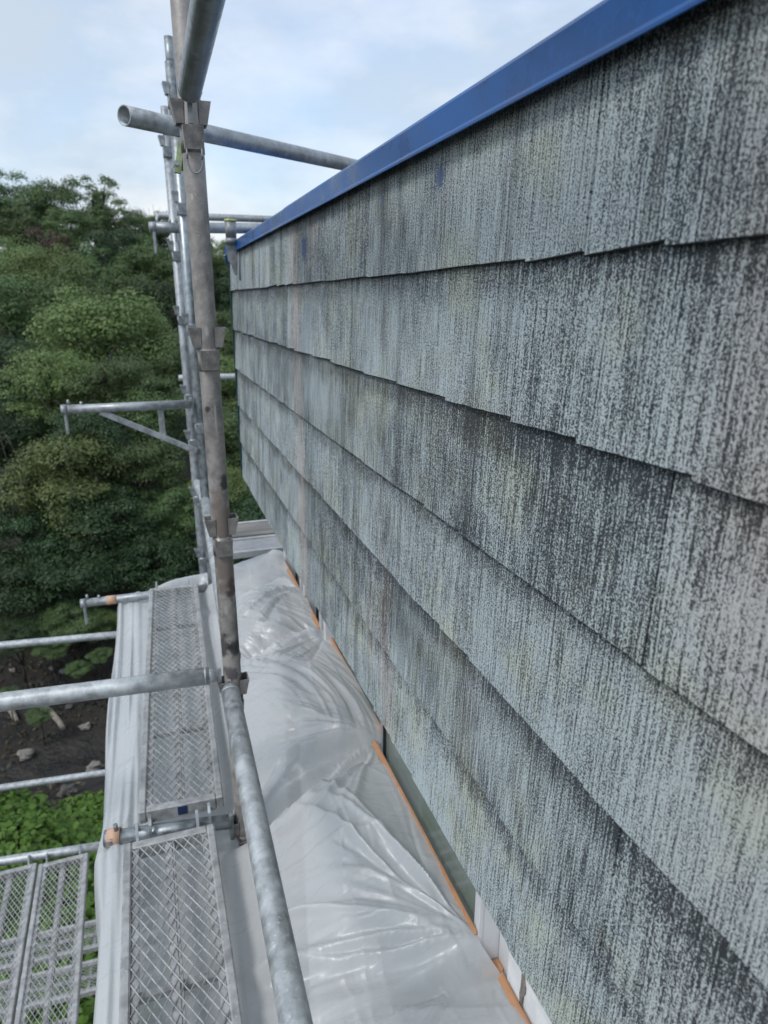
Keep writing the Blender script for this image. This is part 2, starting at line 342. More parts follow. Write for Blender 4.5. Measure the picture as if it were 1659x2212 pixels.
def sheet(name, V, F, mat, parent=None, smooth=True, org=None):
    me = bpy.data.meshes.new(name); org = parent_origin(parent) if (org is None and parent) else (np.zeros(3) if org is None else np.asarray(org))
    V = (V-org).astype(np.float32); F = np.asarray(F, np.int32)
    me.vertices.add(len(V)); me.vertices.foreach_set('co', V.ravel()); me.loops.add(F.size); me.loops.foreach_set('vertex_index', F.ravel())
    me.polygons.add(len(F)); me.polygons.foreach_set('loop_start', np.arange(0, F.size, F.shape[1], dtype=np.int32)); me.polygons.foreach_set('loop_total', np.full(len(F), F.shape[1], np.int32))
    me.polygons.foreach_set('use_smooth', np.full(len(F), smooth)); me.update(calc_edges=True); me.materials.append(M[mat]); me.validate()
    return link(name, me, parent, org)
g = sheet('ground', np.stack([X, Y, Z], -1).reshape(-1, 3), gridfaces(len(ys), nx), 'floor'); tag(g, kind='structure')
# wet bank of the stream, a sheet just above the ground
xs = np.linspace(-9, 2.5, 70); ys = np.linspace(8.6, 14.2, 60); X, Y = np.meshgrid(xs, ys)
g = sheet('stream_bank', np.stack([X, Y, terrain(X, Y)+.03], -1).reshape(-1, 3), gridfaces(60, 70), 'soil'); tag(g, kind='structure')

# ------------------------------------------------------------------ house
D = .42; Y0, Y1 = -.35, 3.56; ZT, ZB = .207, -.896
house = thing('house', (1.5, 1.6, GZ), 'house wall of grey toothed slates under a blue metal cap, windows below', 'house')
board = MB().box((D+.012, Y0, ZB+.02), (D+.10, Y1-.004, ZT+.03)).build('slate_wall', 'board', house)
edges = [.043, -.141, -.330, -.515, -.704, -.896]; EXPO = .184
seams = [[-.10, .61, 1.32, 2.03, 2.745], [.03, .736, 1.446, 2.156, 2.87], [-.25, .46, 1.17, 1.88, 2.60, 3.2], [.10, .82, 1.53, 2.24, 2.95], [-.22, .47, 1.18, 1.90, 2.62, 3.3], [.19, .90, 1.61, 2.32, 3.03]]
TH = .0078
def slate(ya, yb, zb, hgt, zcap):
    # lower edge cut in uneven teeth
    cut = []; y = ya
    while y < yb:
        wd = random.choice((.12, .15, .19, .24))*random.uniform(.85, 1.15); e = min(yb, y+wd)
        if yb-e < .05: e = yb
        q = random.random(); lo_ = -.0026+random.uniform(-.0012, .0012); hi_ = .0026+random.uniform(-.0012, .0016)
        if q < .55: cut.append((y, e, hi_, lo_))                       # slants up towards its near end, then a step
        elif q < .62: m_ = y+(e-y)*random.uniform(.4, .6); cut += [(y, m_, hi_, lo_), (m_, e, lo_, lo_)]
        else: cut.append((y, e, lo_+.002, lo_+.001))
        y = e
    cols = []
    for (a, b, za, zbm) in cut:
        k = max(2, int((b-a)/.012))
        for i in range(k+1):
            q = i/k; cols.append((a+(b-a)*q+(-.0002 if i == k else .0002), za+(zbm-za)*q+random.gauss(0, .0002)))
    n = len(cols); top = zcap if zcap is not None else zb+hgt; v = []
    def xf(z): return D-TH+(z-zb)*.0440
    for (y, dz) in cols:
        z0 = zb+dz; jit = random.gauss(0, .0002)
        v += [(xf(z0)+TH, y, z0), (xf(z0)+.0008+jit, y, z0), (xf(z0)+jit, y, z0+.0014), (xf(top), y, top), (xf(top)+TH, y, top)]
    f = []
    for i in range(n-1):
        A = i*5; B = A+5
        for k in range(4): f.append((A+k, B+k, B+k+1, A+k+1))
        f.append((A+4, B+4, B, A))
    f += [(0, 1, 2, 3, 4), tuple((n-1)*5+k for k in (4, 3, 2, 1, 0))]
    return MB().add(v, f)
for ci, zb in enumerate(edges):
    s = [Y0]+[q for q in seams[ci] if q > Y0+.05]+[Y1]
    for a, b in zip(s[:-1], s[1:]):
        g_ = .0009 if ci else .0013
        mb = slate(a+g_, b-g_, zb, .214, ZT+.012 if ci == 0 else None)
        so = mb.build('slate', 'slate', board, origin=(D, (a+b)/2, zb)); so.data.materials.append(M['edge_shade'])
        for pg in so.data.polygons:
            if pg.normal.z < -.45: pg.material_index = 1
# cap: folded sheet with drip, rounded top fold
prof = [(D-.020, .209), (D-.0215, .205), (D-.0185, .2035), (D-.0175, .2075), (D-.0165, .243), (D-.0150, .2485), (D-.010, .2515), (D+.26, .262), (D+.26, .258), (D-.008, .2475), (D-.0125, .244), (D-.0135, .2090)]
prof = [(a, b) for a, b in prof]
cap = MB().prism(prof[0:0]+[(D-.0215, .2035), (D-.0185, .2035), (D-.0135, .2095), (D-.0125, .243), (D-.008, .2470), (D+.26, .257), (D+.26, .261), (D-.010, .2512), (D-.0155, .2490), (D-.0178, .2445), (D-.0185, .2110), (D-.0215, .2065)], 1, Y0, 2.055).build('cap_flashing', 'blue', house)
MB().prism([(D-.0205, .2045), (D-.0185, .2035), (D-.0135, .2095), (D-.0125, .242), (D-.008, .2460), (D+.26, .256), (D+.26, .260), (D-.010, .2500), (D-.0150, .2478), (D-.0170, .2435), (D-.0177, .2112), (D-.0205, .2070)], 1, 2.057, Y1+.035).build('cap_flashing', 'blue', house)
MB().box((D-.019, Y1+.036, .170), (D+.24, Y1+.044, .249), bev=.002).build('cap_end', 'blue', house)
MB().prism([(D-.01, .2518), (D+.02, .2675), (D+.12, .272), (D+.12, .256), (D, .2518)], 1, 2.03, 2.12).build('cap_joint', 'blue', house)
MB().prism([(Y1+.002, ZB-.004), (Y1+.024, ZB-.004), (Y1+.024, .205), (Y1+.002, .205)], 0, D-.010, D+.03).build('corner_trim', 'green_trim', house)
MB().box((D+.10, Y0, -.88), (4.4, Y1, .20)).build('upper_body', 'board', house)
MB().box((D+.003, Y0, ZB+.004), (.70, Y1, ZB+.018)).build('soffit', 'white_frame', house)
XW = .645
MB().box((XW, Y0, GZ), (4.3, Y1-.05, -2.05)).build('stucco_wall', 'stucco', house)
MB().box((XW+.004, Y0, -2.05), (XW+.12, .955, -.86)).build('stucco_wall', 'stucco', house)
MB().box((XW, .966, -2.05), (XW+.12, 1.022, -.86)).build('stucco_wall', 'stucco', house)
ck = MB(); zz = np.linspace(-1.75, -1.0, 46); wl = []; wr = []
for z in zz: c0 = .9605+random.gauss(0, .0026); hw = .0030+abs(random.gauss(0, .0024))+.002*(z > -1.35); wl.append((c0-hw, z)); wr.append((c0+hw, z))
ck.prism(wl+wr[::-1], 0, XW-.0005, XW+.05).build('crack', 'crack_fill', house)
MB().box((XW+.006, 1.0225, -2.05), (XW+.12, 1.075, -.86)).build('return_panel', 'white_frame', house)
ZS = -1.505
def window(y0, y1, mull, near_x=.598):
    wf = MB().box((near_x, y0, ZS), (near_x+.075, y0+.030, -.90), bev=.003)
    wf.box((near_x-.003, y0-.002, ZS-.002), (near_x+.008, y0+.012, -.90), bev=.001)
    wf.box((near_x, y1-.030, ZS), (near_x+.075, y1, -.90), bev=.003).box((near_x-.002, y0+.031, ZS-.03), (near_x+.075, y1-.031, ZS), bev=.003).box((near_x, y0+.031, -.93), (near_x+.075, y1-.031, -.90), bev=.003)
    win = wf.build('window', 'white_frame', house)
    for (a, b, xg) in ((y0+.031, mull+.006, near_x+.016), (mull-.03, y1-.031, near_x+.046)):
        sh = MB().box((xg, a, ZS+.001), (xg+.022, a+.028, -.931), bev=.002).box((xg, b-.030, ZS+.001), (xg+.022, b, -.931), bev=.002).box((xg+.001, a+.029, ZS+.001), (xg+.021, b-.031, ZS+.028), bev=.002)
        sh.build('sash', 'grey_frame', win)
        MB().box((xg-.0015, b-.0345, ZS+.03), (xg+.018, b-.0305, -.931)).build('gasket', 'dark_gasket', win)
        MB().box((xg+.009, a+.0285, ZS+.029), (xg+.013, b-.035, -.932)).build('pane', 'glass', win)
    return win
window(1.078, 2.575, 1.845); window(2.62, 2.985, 2.80); window(3.03, 3.48, 3.26)
MB().box((XW+.01, 2.577, -2.05), (XW+.10, 2.617, -.87)).build('wall_strip', 'white_frame', house)
MB().box((XW+.01, 2.988, -2.05), (XW+.10, 3.027, -.87)).build('wall_strip', 'white_frame', house)
# the room seen through the panes
MB().box((1.9, .9, -2.04), (2.0, 3.5, -.89)).build('room_wall', 'room', house); MB().box((.78, .9, -2.045), (1.9, 3.5, -2.02)).build('room_floor', 'room_dark', house)
rm = MB()
for k in range(5): rm.box((.95+.02*k, 1.25+.16*k, -2.0), (1.25, 1.35+.16*k, -1.55-.05*(k % 2)))
rm.build('room_shelf', 'room', house)
MB().box((.74, 2.3, -2.04), (.78, 2.34, -.9)).build('room_post', 'room', house)

# ------------------------------------------------------------------ scaffold parts
TR = .0243
def pocket_mesh():
    m = MB(); w0, w1, dp0, dp1, h_, th = .0225, .0195, .040, .030, .046, .0032   # opens away from the post along +x
    def plate(pts):
        m.add(pts, [(3, 2, 1, 0), (4, 5, 6, 7), (0, 1, 5, 4), (1, 2, 6, 5), (2, 3, 7, 6), (3, 0, 4, 7)])
    for sgn in (-1, 1):
        a = [(.016, sgn*w1, -h_), (dp1, sgn*w1, -h_), (dp1, sgn*(w1-th), -h_), (.016, sgn*(w1-th), -h_)]
        b = [(.016, sgn*w0, 0), (dp0, sgn*w0, 0), (dp0, sgn*(w0-th), 0), (.016, sgn*(w0-th), 0)]
        plate(a+b)
    a = [(dp1, -w1, -h_), (dp1+th, -w1, -h_), (dp1+th, w1, -h_), (dp1, w1, -h_)]; b = [(dp0, -w0, 0), (dp0+th, -w0, 0), (dp0+th, w0, 0), (dp0, w0, 0)]
    plate(a+b)
    return m
import bmesh
def fix(me):
    bm = bmesh.new(); bm.from_mesh(me); bmesh.ops.recalc_face_normals(bm, faces=bm.faces[:]); bm.to_mesh(me); bm.free(); return me
PK = {k: fix(pocket_mesh().mesh('pocket', k)) for k in ('fitting', 'fitting_worn', 'galvanised')}
def post(x, y, zlo, zhi, levels, label, mat='galvanised', pk='fitting', spigot=None, rot=0., sides=(0, 1, 2, 3)):
    p = thing('scaffold_post', (x, y, 0), label, 'scaffold post', 'upright scaffold posts')
    MB().tube((x, y, zlo), (x, y, zhi), TR, 28, inner=.0215, rings=6).build('tube', mat, p)
    if spigot: MB().tube((x, y, zhi-.05), (x, y, spigot), .0190, 20, inner=.016).build('spigot', mat, p)
    for z in levels:
        MB().tube((x, y, z-.102), (x, y, z-.050), TR+.0012, 28, caps=True).build('collar', pk, p)
        for k in sides:
            o = bpy.data.objects.new('pocket', PK[pk]); C.objects.link(o); o.parent = p; o.location = (0, 0, z-(.052 if k % 2 else 0.)); o.rotation_euler = (0, 0, rot+k*math.pi/2)
    return p
P1 = (.138, 1.73)
p1 = post(*P1, GZ+.1, 1.6, [.412, -.062, -.538, -1.012, -1.488], 'thick grimy scaffold post nearest the camera with dark paint patches', 'post_worn', 'fitting_worn', rot=.02)
# ring hanging below the upper pocket
rg = MB(); ang = np.linspace(math.pi, 2*math.pi, 26); pts = [(P1[0]+.016*math.cos(a), P1[1]-.036, .292+.026*math.sin(a)) for a in ang]; pts = [(pts[0][0], pts[0][1], .315)]+pts+[(pts[-1][0], pts[-1][1], .315)]
rg.path(pts, .0022, 8).build('wire_ring', 'fitting', p1)
P2 = (.212, 3.5)
post(*P2, GZ+.1, .98, [.90, .47, -.06, -.535, -1.01, -1.485], 'second scaffold post just behind the grimy one, with a slim top', 'galvanised_dull', 'galvanised', spigot=1.075, rot=.05)
P3 = (.197, 4.05)
post(*P3, GZ+.1, .80, [.80, .30, -.03, -.46, -.72, -1.06, -1.45], 'pale scaffold post farthest along the wall, left of the second post', 'galvanised', 'galvanised', spigot=.935, rot=.05)

def ledger(pts, label, mat='galvanised', ends=(True, True), r=TR, openend=False, name='scaffold_tube', group='loose scaffold tubes'):
    p0, p1_ = np.asarray(pts[0], float), np.asarray(pts[1], float); d = (p1_-p0)/np.linalg.norm(p1_-p0)
    o = thing(name, tuple(p0), label, 'scaffold tube', group)
    a = p0+d*(.03 if ends[0] else 0); b = p1_-d*(.03 if ends[1] else 0)
    MB().tube(a, b, r, 28, inner=r-.0028, rings=4).build('tube', mat, o)
    for k, (e, q) in enumerate(((a, -d), (b, d))):
        if ends[k]:
            m = MB().tube(e-q*.012, e+q*.02, r*1.04, 20, r1=r*.72); c = e+q*.028
            m.add([c+np.array((sx*.005, sy*.005, 0))+q*0+np.array((0, 0, zz_)) for sx in (-1, 1) for sy in (-1, 1) for zz_ in (-.055, .02)], [(0, 1, 3, 2), (4, 6, 7, 5), (0, 4, 5, 1), (2, 3, 7, 6), (0, 2, 6, 4), (1, 5, 7, 3)])
            m.build('wedge_end', mat, o)
    return o
ledger([(.135, 1.695, .418), (.135, .10, .452)], 'dark underside of the thick tube rising overhead towards the camera', 'galvanised_dull', (True, False))
ledger([(.124, 1.690, -1.012), (.106, .15, -1.03)], 'thick pale tube running down along the near plank to the bottom edge', 'galvanised_bright', (True, False))
ledger([(.204, 3.462, -.975), (.146, 1.768, -.985)], 'bright tube running between the second post and the grimy near post', 'galvanised_bright')
ledger([(.105, 1.724, -.990), (-.95, 1.795, -.985)], 'thick handrail tube crossing left from the grimy near post', 'galvanised_bright', (True, False))
a0 = aty(240, 1376, 4.55); b0 = aty(-160, 1409, 4.55)
ledger([tuple(a0+np.array((.75, 0, -.03))), tuple(b0)], 'upper of two thin tubes behind the handrail, left of the plastic sheet', 'galvanised_bright', (False, False))
a0 = aty(222, 1675, 4.9); b0 = aty(-200, 1731, 4.9)
ledger([tuple(a0+np.array((.8, 0, -.03))), tuple(b0)], 'lower of two thin tubes behind the handrail, above the green leaves', 'galvanised_bright', (False, False))
d_ = np.array((.82, .745, .05)); L0 = np.array((.0, 2.07, .45))
ledger([tuple(L0), tuple(L0+d_*1.5)], 'open ended tube slanting across the sky behind the blue cap', 'galvanised', (False, False))
ledger([(.06, 3.62, .325), (.95, 3.62, .345)], 'tube at the far end of the wall crossing behind the small socket', 'galvanised', (False, False))
ledger([(.16, 5.4, .565), (1.7, 5.4, .568)], 'thin tube in the distance just above the far end of the blue cap', 'galvanised', (False, False))
ledger([(.2, 5.4, -.56), (1.5, 5.4, -.57)], 'thin tube in the distance meeting the slate corner halfway down', 'galvanised_bright', (False, False))
ledger([(.195, 4.02, -1.02), (.214, 3.53, -1.02)], 'short tube joining the two rear scaffold posts low down', 'galvanised_bright')
ledger([(.205, 3.53, .36), (.20, 4.02, .36)], 'short tube joining the two rear scaffold posts at the skyline', 'galvanised')

def bracket(px, py, z, arm, dy, label, brace=True, mat='galvanised'):
    b = thing('scaffold_bracket', (px, py, z), label, 'scaffold bracket', 'bracket arms on the posts')
    e = np.array((px-arm, py+dy, z)); s0 = np.array((px-.035, py, z)); d = (e-s0)/np.linalg.norm(e-s0)
    MB().tube(s0, e, .0213, 22, inner=.018).build('arm', mat, b)
    MB().tube(e-d*.022, e+d*.004, .0235, 22).build('end_cap', mat, b)
    MB().box((px-.043, py-.012, z-.06), (px-.030, py+.012, z+.03), bev=.002).build('wedge', mat, b)
    for q in (.03, .085):
        p = e-d*q; MB().tube(p+np.array((0, 0, .018)), p+np.array((0, 0, .045 if q < .05 else .034)), .006, 10).build('stop_pin', mat, b)
    p = e-d*.012; MB().box((p[0]-.006, p[1]-.016, z-.115), (p[0]+.006, p[1]+.016, z-.018), bev=.002).build('drop_plate', mat, b)
    if brace:
        q0 = s0+(e-s0)*.72+np.array((0, 0, -.018)); q1 = np.array((px-.028, py, z-.235)); dd = q1-q0; ln = np.linalg.norm(dd); dd /= ln
        y_ = np.cross((0, 0, 1.), dd); y_ /= np.linalg.norm(y_); z_ = np.cross(dd, y_); mt = np.eye(4); mt[:3, 0] = dd; mt[:3, 1] = y_; mt[:3, 2] = z_; mt[:3, 3] = q0
        MB().box((0, -.010, -.013), (ln, .010, .013), mt, bev=.002).build('brace', mat, b)
        q = s0+(e-s0)*.25; MB().box((q[0]-.014, q[1]-.006, z-.175), (q[0]+.014, q[1]+.006, z-.019), bev=.002).build('strut', mat, b)
    return b
bracket(P2[0], 3.47, -.487, .615, 0., 'bare bracket arm with diagonal brace sticking out over the forest')
bracket(P2[0], 3.50, -1.478, .655, .0, 'bracket arm carrying the far end of the far mesh plank', brace=False)
bracket(P1[0], 1.715, -1.478, .385, .045, 'bracket arm between the two mesh planks below the near post', brace=False, mat='galvanised_dull')
bracket(P2[0]+.03, 3.52, .318, .175, .0, 'stub bracket arm at the skyline behind the near post', brace=False)
bracket(.1, -.15, -1.478, .385, .04, 'bracket arm under the near end of the near plank', brace=False)

# expanded-metal plank: local x across, y along, z = 0 at the top
PW, PL = .245, 1.80
def plank_mesh(L):
    m = MB(); cw, ch, sw, th = .0225, .040, .0027, .0016; x0 = -PW/2+.020; ncol = int((PW-.040)/cw); cw = (PW-.040)/ncol; nrow = int((L-.05)/ch); ch = (L-.05)/nrow
    V = []; F = []
    for c in range(ncol*2+1):
        pass
    k = 0
    for r_ in range(nrow*2):
        ya = .025+r_*ch/2; yb = ya+ch/2
        for c in range(ncol):
            for sgn in (0, 1):
                xa = x0+(c+.5*(sgn))*cw if r_ % 2 == 0 else x0+(c+.5*(sgn))*cw
                xl, xr = x0+(c+.5*sgn)*cw, x0+(c+.5*sgn+.5)*cw
                up = (sgn == 0) == (r_ % 2 == 0)
                A, B = ((xl, ya), (xr, yb)) if up else ((xl, yb), (xr, ya))
                z0 = random.gauss(0, .0003); tw = .0004 if up else -.0004
                V += [(A[0]-sw*.5, A[1], z0+tw), (B[0]-sw*.5, B[1], z0+tw), (B[0]+sw*.5, B[1], z0-tw), (A[0]+sw*.5, A[1], z0-tw),
                      (A[0]-sw*.5, A[1], z0+tw-th), (B[0]-sw*.5, B[1], z0+tw-th), (B[0]+sw*.5, B[1], z0-tw-th), (A[0]+sw*.5, A[1], z0-tw-th)]
                F += [(k, k+1, k+2, k+3), (k+7, k+6, k+5, k+4), (k, k+4, k+5, k+1), (k+2, k+6, k+7, k+3)]; k += 8
    return np.array(V), F
plank_cache = {}
def plank(loc, rz, label, L=PL, group='mesh scaffold planks', sticker=False, rx=0.):
    o = thing('scaffold_plank', loc, label, 'scaffold plank', group); o.rotation_euler = (rx, 0, rz)
    if L not in plank_cache:
        V, F = plank_mesh(L); V[:, 2] -= .003
        parts = []
        parts.append(('expanded_mesh', MB().add(V, F)))
        for sgn in (-1, 1):
            xo = sgn*(PW/2-.011); parts.append(('side_rail', MB().box((xo-.011, 0, -.042), (xo+.011, L, .002), bev=.004)))
        for yy in (0, L-.026): parts.append(('end_bar', MB().box((-PW/2+.0225, yy, -.044), (PW/2-.0225, yy+.026, .0005), bev=.003)))
        rb = MB().box((-.016, .027, -.018), (.004, L-.027, -.0065), bev=.002).box((.006, .027, -.034), (.010, L-.027, -.0062))
        parts.append(('centre_rib', rb))
        for sgn in (-1, 1): parts.append(('edge_strip', MB().box((sgn*(PW/2-.031)-.008, .027, -.022), (sgn*(PW/2-.031)+.008, L-.027, -.0075))))
        for q in range(1, 4): parts.append(('cross_bar', MB().box((-PW/2+.023, L*q/4-.008, -.040), (PW/2-.023, L*q/4+.008, -.024))))
        for yy, sg in ((0, -1), (L, 1)):
            for xx in (-PW/2+.035, PW/2-.045):
                h_ = MB(); pl = [(yy, -.030), (yy+sg*.018, -.008), (yy+sg*.030, .012), (yy+sg*.050, .016), (yy+sg*.066, .004), (yy+sg*.072, -.028), (yy+sg*.064, -.028), (yy+sg*.056, .000), (yy+sg*.046, .006), (yy+sg*.034, .000), (yy+sg*.026, -.034), (yy, -.042)]
                h_.prism(pl, 0, xx-.004, xx+.004); parts.append(('hook', h_))
        plank_cache[L] = [(nm, (b_.mesh(nm, 'galvanised_plank') if nm == 'expanded_mesh' else fix(b_.mesh(nm, 'galvanised' if nm == 'hook' else 'galvanised_plank')))) for nm, b_ in parts]
    for nm, me in plank_cache[L]:
        c = bpy.data.objects.new(nm, me); C.objects.link(c); c.parent = o
        if nm == 'expanded_mesh': c['kind'] = 'stuff'
    if sticker:
        me = fix(MB().box((-.012, -.0015, -.034), (.016, -.0002, -.006)).mesh('sticker', 'blue_sticker')); c = bpy.data.objects.new('sticker', me); C.objects.link(c); c.parent = o
    return o
plank((-.062, -.125, -1.436), 0.005, 'mesh plank in the foreground below the camera')
plank((-.034, 1.782, -1.436), -.027, 'far mesh plank lying on the plastic sheet, blue sticker on its end', L=1.70, sticker=True)
plank((-.655, 1.50, -2.885), .02, 'lower mesh plank next to the plastic sheet at bottom left', L=1.86)
plank((-.915, 1.53, -2.90), .02, 'lower mesh plank at the left edge of the picture', L=1.86)
ledger([(-.40, 3.40, -2.905), (-1.9, 3.60, -2.935)], 'tube under the ends of the two lower mesh planks', 'galvanised_bright', (False, False))
plank((-.30, 4.25, -4.38), math.pi/2-.05, 'crosswise plank far below, seen through the lower mesh, nearer the leaves', L=1.86)
plank((-.32, 3.93, -4.40), math.pi/2-.05, 'crosswise plank far below, seen through the lower mesh, nearer the camera', L=1.86)
ledger([(.30, 3.55, -4.46), (.25, 4.85, -4.46)], 'tube hidden below carrying the crosswise planks', 'galvanised', (False, False)); 
# ribbed aluminium plank and wooden plank past the end of the wall
o = thing('walkway_plank', (.25, 3.90, -1.44), 'ribbed aluminium plank crossing past the far end of the wall', 'scaffold plank')
MB().box((.22, 3.880, -1.478), (1.6, 3.902, -1.436), bev=.003).build('side_rail', 'aluminium', o); MB().box((.22, 4.118, -1.478), (1.6, 4.140, -1.436), bev=.003).build('side_rail', 'aluminium', o)
MB().box((.22, 3.903, -1.458), (1.6, 4.117, -1.450)).build('deck', 'aluminium', o)
for k in range(12): MB().box((.22, 3.912+k*.017, -1.450), (1.6, 3.920+k*.017, -1.4445)).build('rib', 'aluminium', o)
o = thing('walkway_board', (.25, 4.18, -1.44), 'weathered grey wooden board behind the ribbed aluminium plank', 'board')
MB().box((.20, 4.165, -1.474), (1.6, 4.40, -1.432), bev=.003).build('board', 'wood', o)
MB().box((.20, 4.405, -1.474), (1.6, 4.43, -1.424), bev=.003).build('edge_strip', 'aluminium', o)
# small socket on the corner
sx, sy = .384, 3.17
o = thing('pipe_socket', (sx, sy, .20), 'small grey pipe socket with yellow rim hooked beside the blue cap corner', 'pipe socket')
MB().tube((sx, sy, .252), (sx, sy, .318), .0225, 22, inner=.0175, r1=.0245).build('socket', 'fitting', o)
MB().tube((sx, sy, .3182), (sx, sy, .3262), .0262, 22, inner=.017).build('rim', 'rim_yellow', o)
MB().tube((sx, sy, .2295), (sx, sy, .2518), .0255, 22, r1=.0235).build('collar', 'fitting', o)
pl = [(sx-.022, .229), (sx+.020, .229), (sx+.020, .118), (sx+.012, .100), (sx+.004, .108), (sx-.006, .145), (sx-.020, .165)]
MB().prism(pl, 1, sy-.004, sy+.004).build('tongue', 'fitting', o)
MB().tube((sx+.026, sy-.01, .215), (sx+.026, sy-.01, .082), .003, 8).build('wire', 'fitting', o)
# swivel clamp behind the near post
cx_, cy_, cz_ = .162, 2.045, .372
o = thing('swivel_clamp', (cx_, cy_, cz_), 'yellow zinc clamp behind the near post under the slanting tube', 'clamp')
MB().tube((cx_-.005, cy_, cz_-.045), (cx_-.005, cy_, cz_+.012), .032, 18, inner=.026).build('ring', 'yellow_zinc', o)
MB().prism([(cx_-.052, cz_-.055), (cx_-.036, cz_-.058), (cx_-.026, cz_+.005), (cx_-.036, cz_+.022)], 1, cy_-.03, cy_-.012).build('flap', 'yellow_zinc', o)
MB().tube((cx_-.045, cy_-.045, cz_-.036), (cx_-.045, cy_+.02, cz_-.036), .0065, 6).build('bolt', 'galvanised', o)
MB().tube((.163, 2.06, .04), (.163, 2.06, .46), .0205, 20).build('short_tube', 'galvanised_dull', o)

# ------------------------------------------------------------------ masking film
film = thing('masking_film', (.2, 1.6, -1.5), 'crumpled translucent plastic sheet taped along the windows under the planks', 'plastic sheet')
ny, nx1, nx2 = 820, 230, 46
yv = np.linspace(-.45, 3.78, ny)
def tape_line(y):
    x = np.where(y < 1.05, XW-.002, np.where(y < 1.845, .594, np.where(y < 2.60, .628, .600)))
    z = np.where(y < 1.05, -1.50, np.where(y < 1.845, -1.405, np.where(y < 2.60, -1.385, -1.365)))
    return x, z
xt0, zt0 = tape_line(yv)
ker = np.hanning(9); ker /= ker.sum()
xt = np.convolve(np.pad(xt0, 4, mode='edge'), ker, 'valid'); zt = np.convolve(np.pad(zt0, 4, mode='edge'), ker, 'valid')
s1 = np.linspace(0, 1, nx1)
XL = -.262-.012*np.sin(yv*3.1)-.015*np.clip((yv-1.7)/1.8, 0, 1)-.02*np.exp(-((yv-1.73)/.12)**2)
X = xt[:, None]*(1-s1[None, :])+XL[:, None]*s1[None, :]; Y = np.repeat(yv[:, None], nx1, 1)
def sstep(a, b, x): q = np.clip((x-a)/(b-a), 0, 1); return q*q*(3-2*q)
def gau(x, y, cx, cy, sx_, sy_, rot=0.):
    dx, dy = x-cx, y-cy; c, s = math.cos(rot), math.sin(rot); u, v = dx*c+dy*s, -dx*s+dy*c
    return np.exp(-(u/sx_)**2-(v/sy_)**2)
Z = zt[:, None]*sstep(.02, .62, X)+(-1.515)*(1-sstep(.02, .62, X))
mid = np.clip(np.sin(np.pi*np.clip((X-.06)/(xt[:, None]-.06), 0, 1)), 0, 1)
Z += mid*(.020+.05*(vnoise(X*2.2, Y*2.0, 11)-.4))
Z += .105*gau(X, Y, .36, 2.22, .18, .30, .25)+.075*gau(X, Y, .38, 2.95, .2, .16, -.2)+.075*gau(X, Y, .37, 1.47, .12, .20, .3)+.05*gau(X, Y, .38, .75, .2, .25)
Z -= .120*gau(X, Y, .34, 1.755, .28, .050, .22)+.060*gau(X, Y, .40, 2.66, .22, .05, .15)+.050*gau(X, Y, .36, 1.10, .24, .05, -.35)+.04*gau(X, Y, .30, 3.22, .25, .06, -.1)
Z += .06*gau(X, Y, .30, 3.48, .09, .06)+.06*gau(X, Y, .55, 3.50, .08, .06)+.085*gau(X, Y, .03, 3.585, .17, .04, .12)
# fine folds curving from the far post round to the tape
rc_ = np.hypot(X+.5, Y-2.0); ac_ = np.arctan2(Y-2.0, X+.5); wreg = sstep(.16, .30, X)*sstep(1.80, 1.98, Y)*(1-sstep(3.25, 3.5, Y))*(1-.75*sstep(.60, .63, X))
rw_ = rc_+.10*vnoise(X*4, Y*3, 45)+.22*(Y-2.2)*(X-.3); fq = vnoise(rw_*34, ac_*4.5, 42)+.5*vnoise(rw_*95, ac_*7, 43)
Z += wreg*.022*(fq-.75)*(.35+.9*vnoise(X*5, Y*4, 44))
# folds fanning out of the points where the sheet is gathered
def fan(ax, ay, n, amp, reach, a0, a1, seed):
    global Z
    r = np.hypot(X-ax, Y-ay)+1e-6; th = np.arctan2(Y-ay, -(X-ax)); rs = np.random.default_rng(seed)
    for k in range(n):
        t0 = rs.uniform(a0, a1); wd = rs.uniform(.018, .06); cur = rs.normal(0, .35); am = amp*rs.uniform(.35, 1.)*(1 if rs.random() < .7 else -1); rc = reach*rs.uniform(.5, 1.2); st = rs.uniform(0, .3)*reach
        d = np.abs(th-t0-cur*r)/wd
        Z += am*np.exp(-d**1.4)*np.clip(r/.05, 0, 1)*sstep(st-.1, st+.02, r)*np.exp(-(r/rc)**3)*np.clip(.3+r/reach, 0, 1)
fan(.594, 1.845, 34, .030, .42, -1.1, .6, 1); fan(.594, 1.075, 36, .032, .60, -.6, 1.25, 2); fan(.61, 2.59, 30, .026, .36, -1.1, 1.0, 3); fan(.60, 3.0, 24, .024, .3, -1., 1., 4)
fan(.14, 1.73, 14, .010, .30, 2.1, 4.1, 5); fan(-.26, 1.74, 18, .012, .5, 2.0, 4.3, 6); fan(-.26, 3.5, 14, .012, .5, 3.2, 4.6, 7)
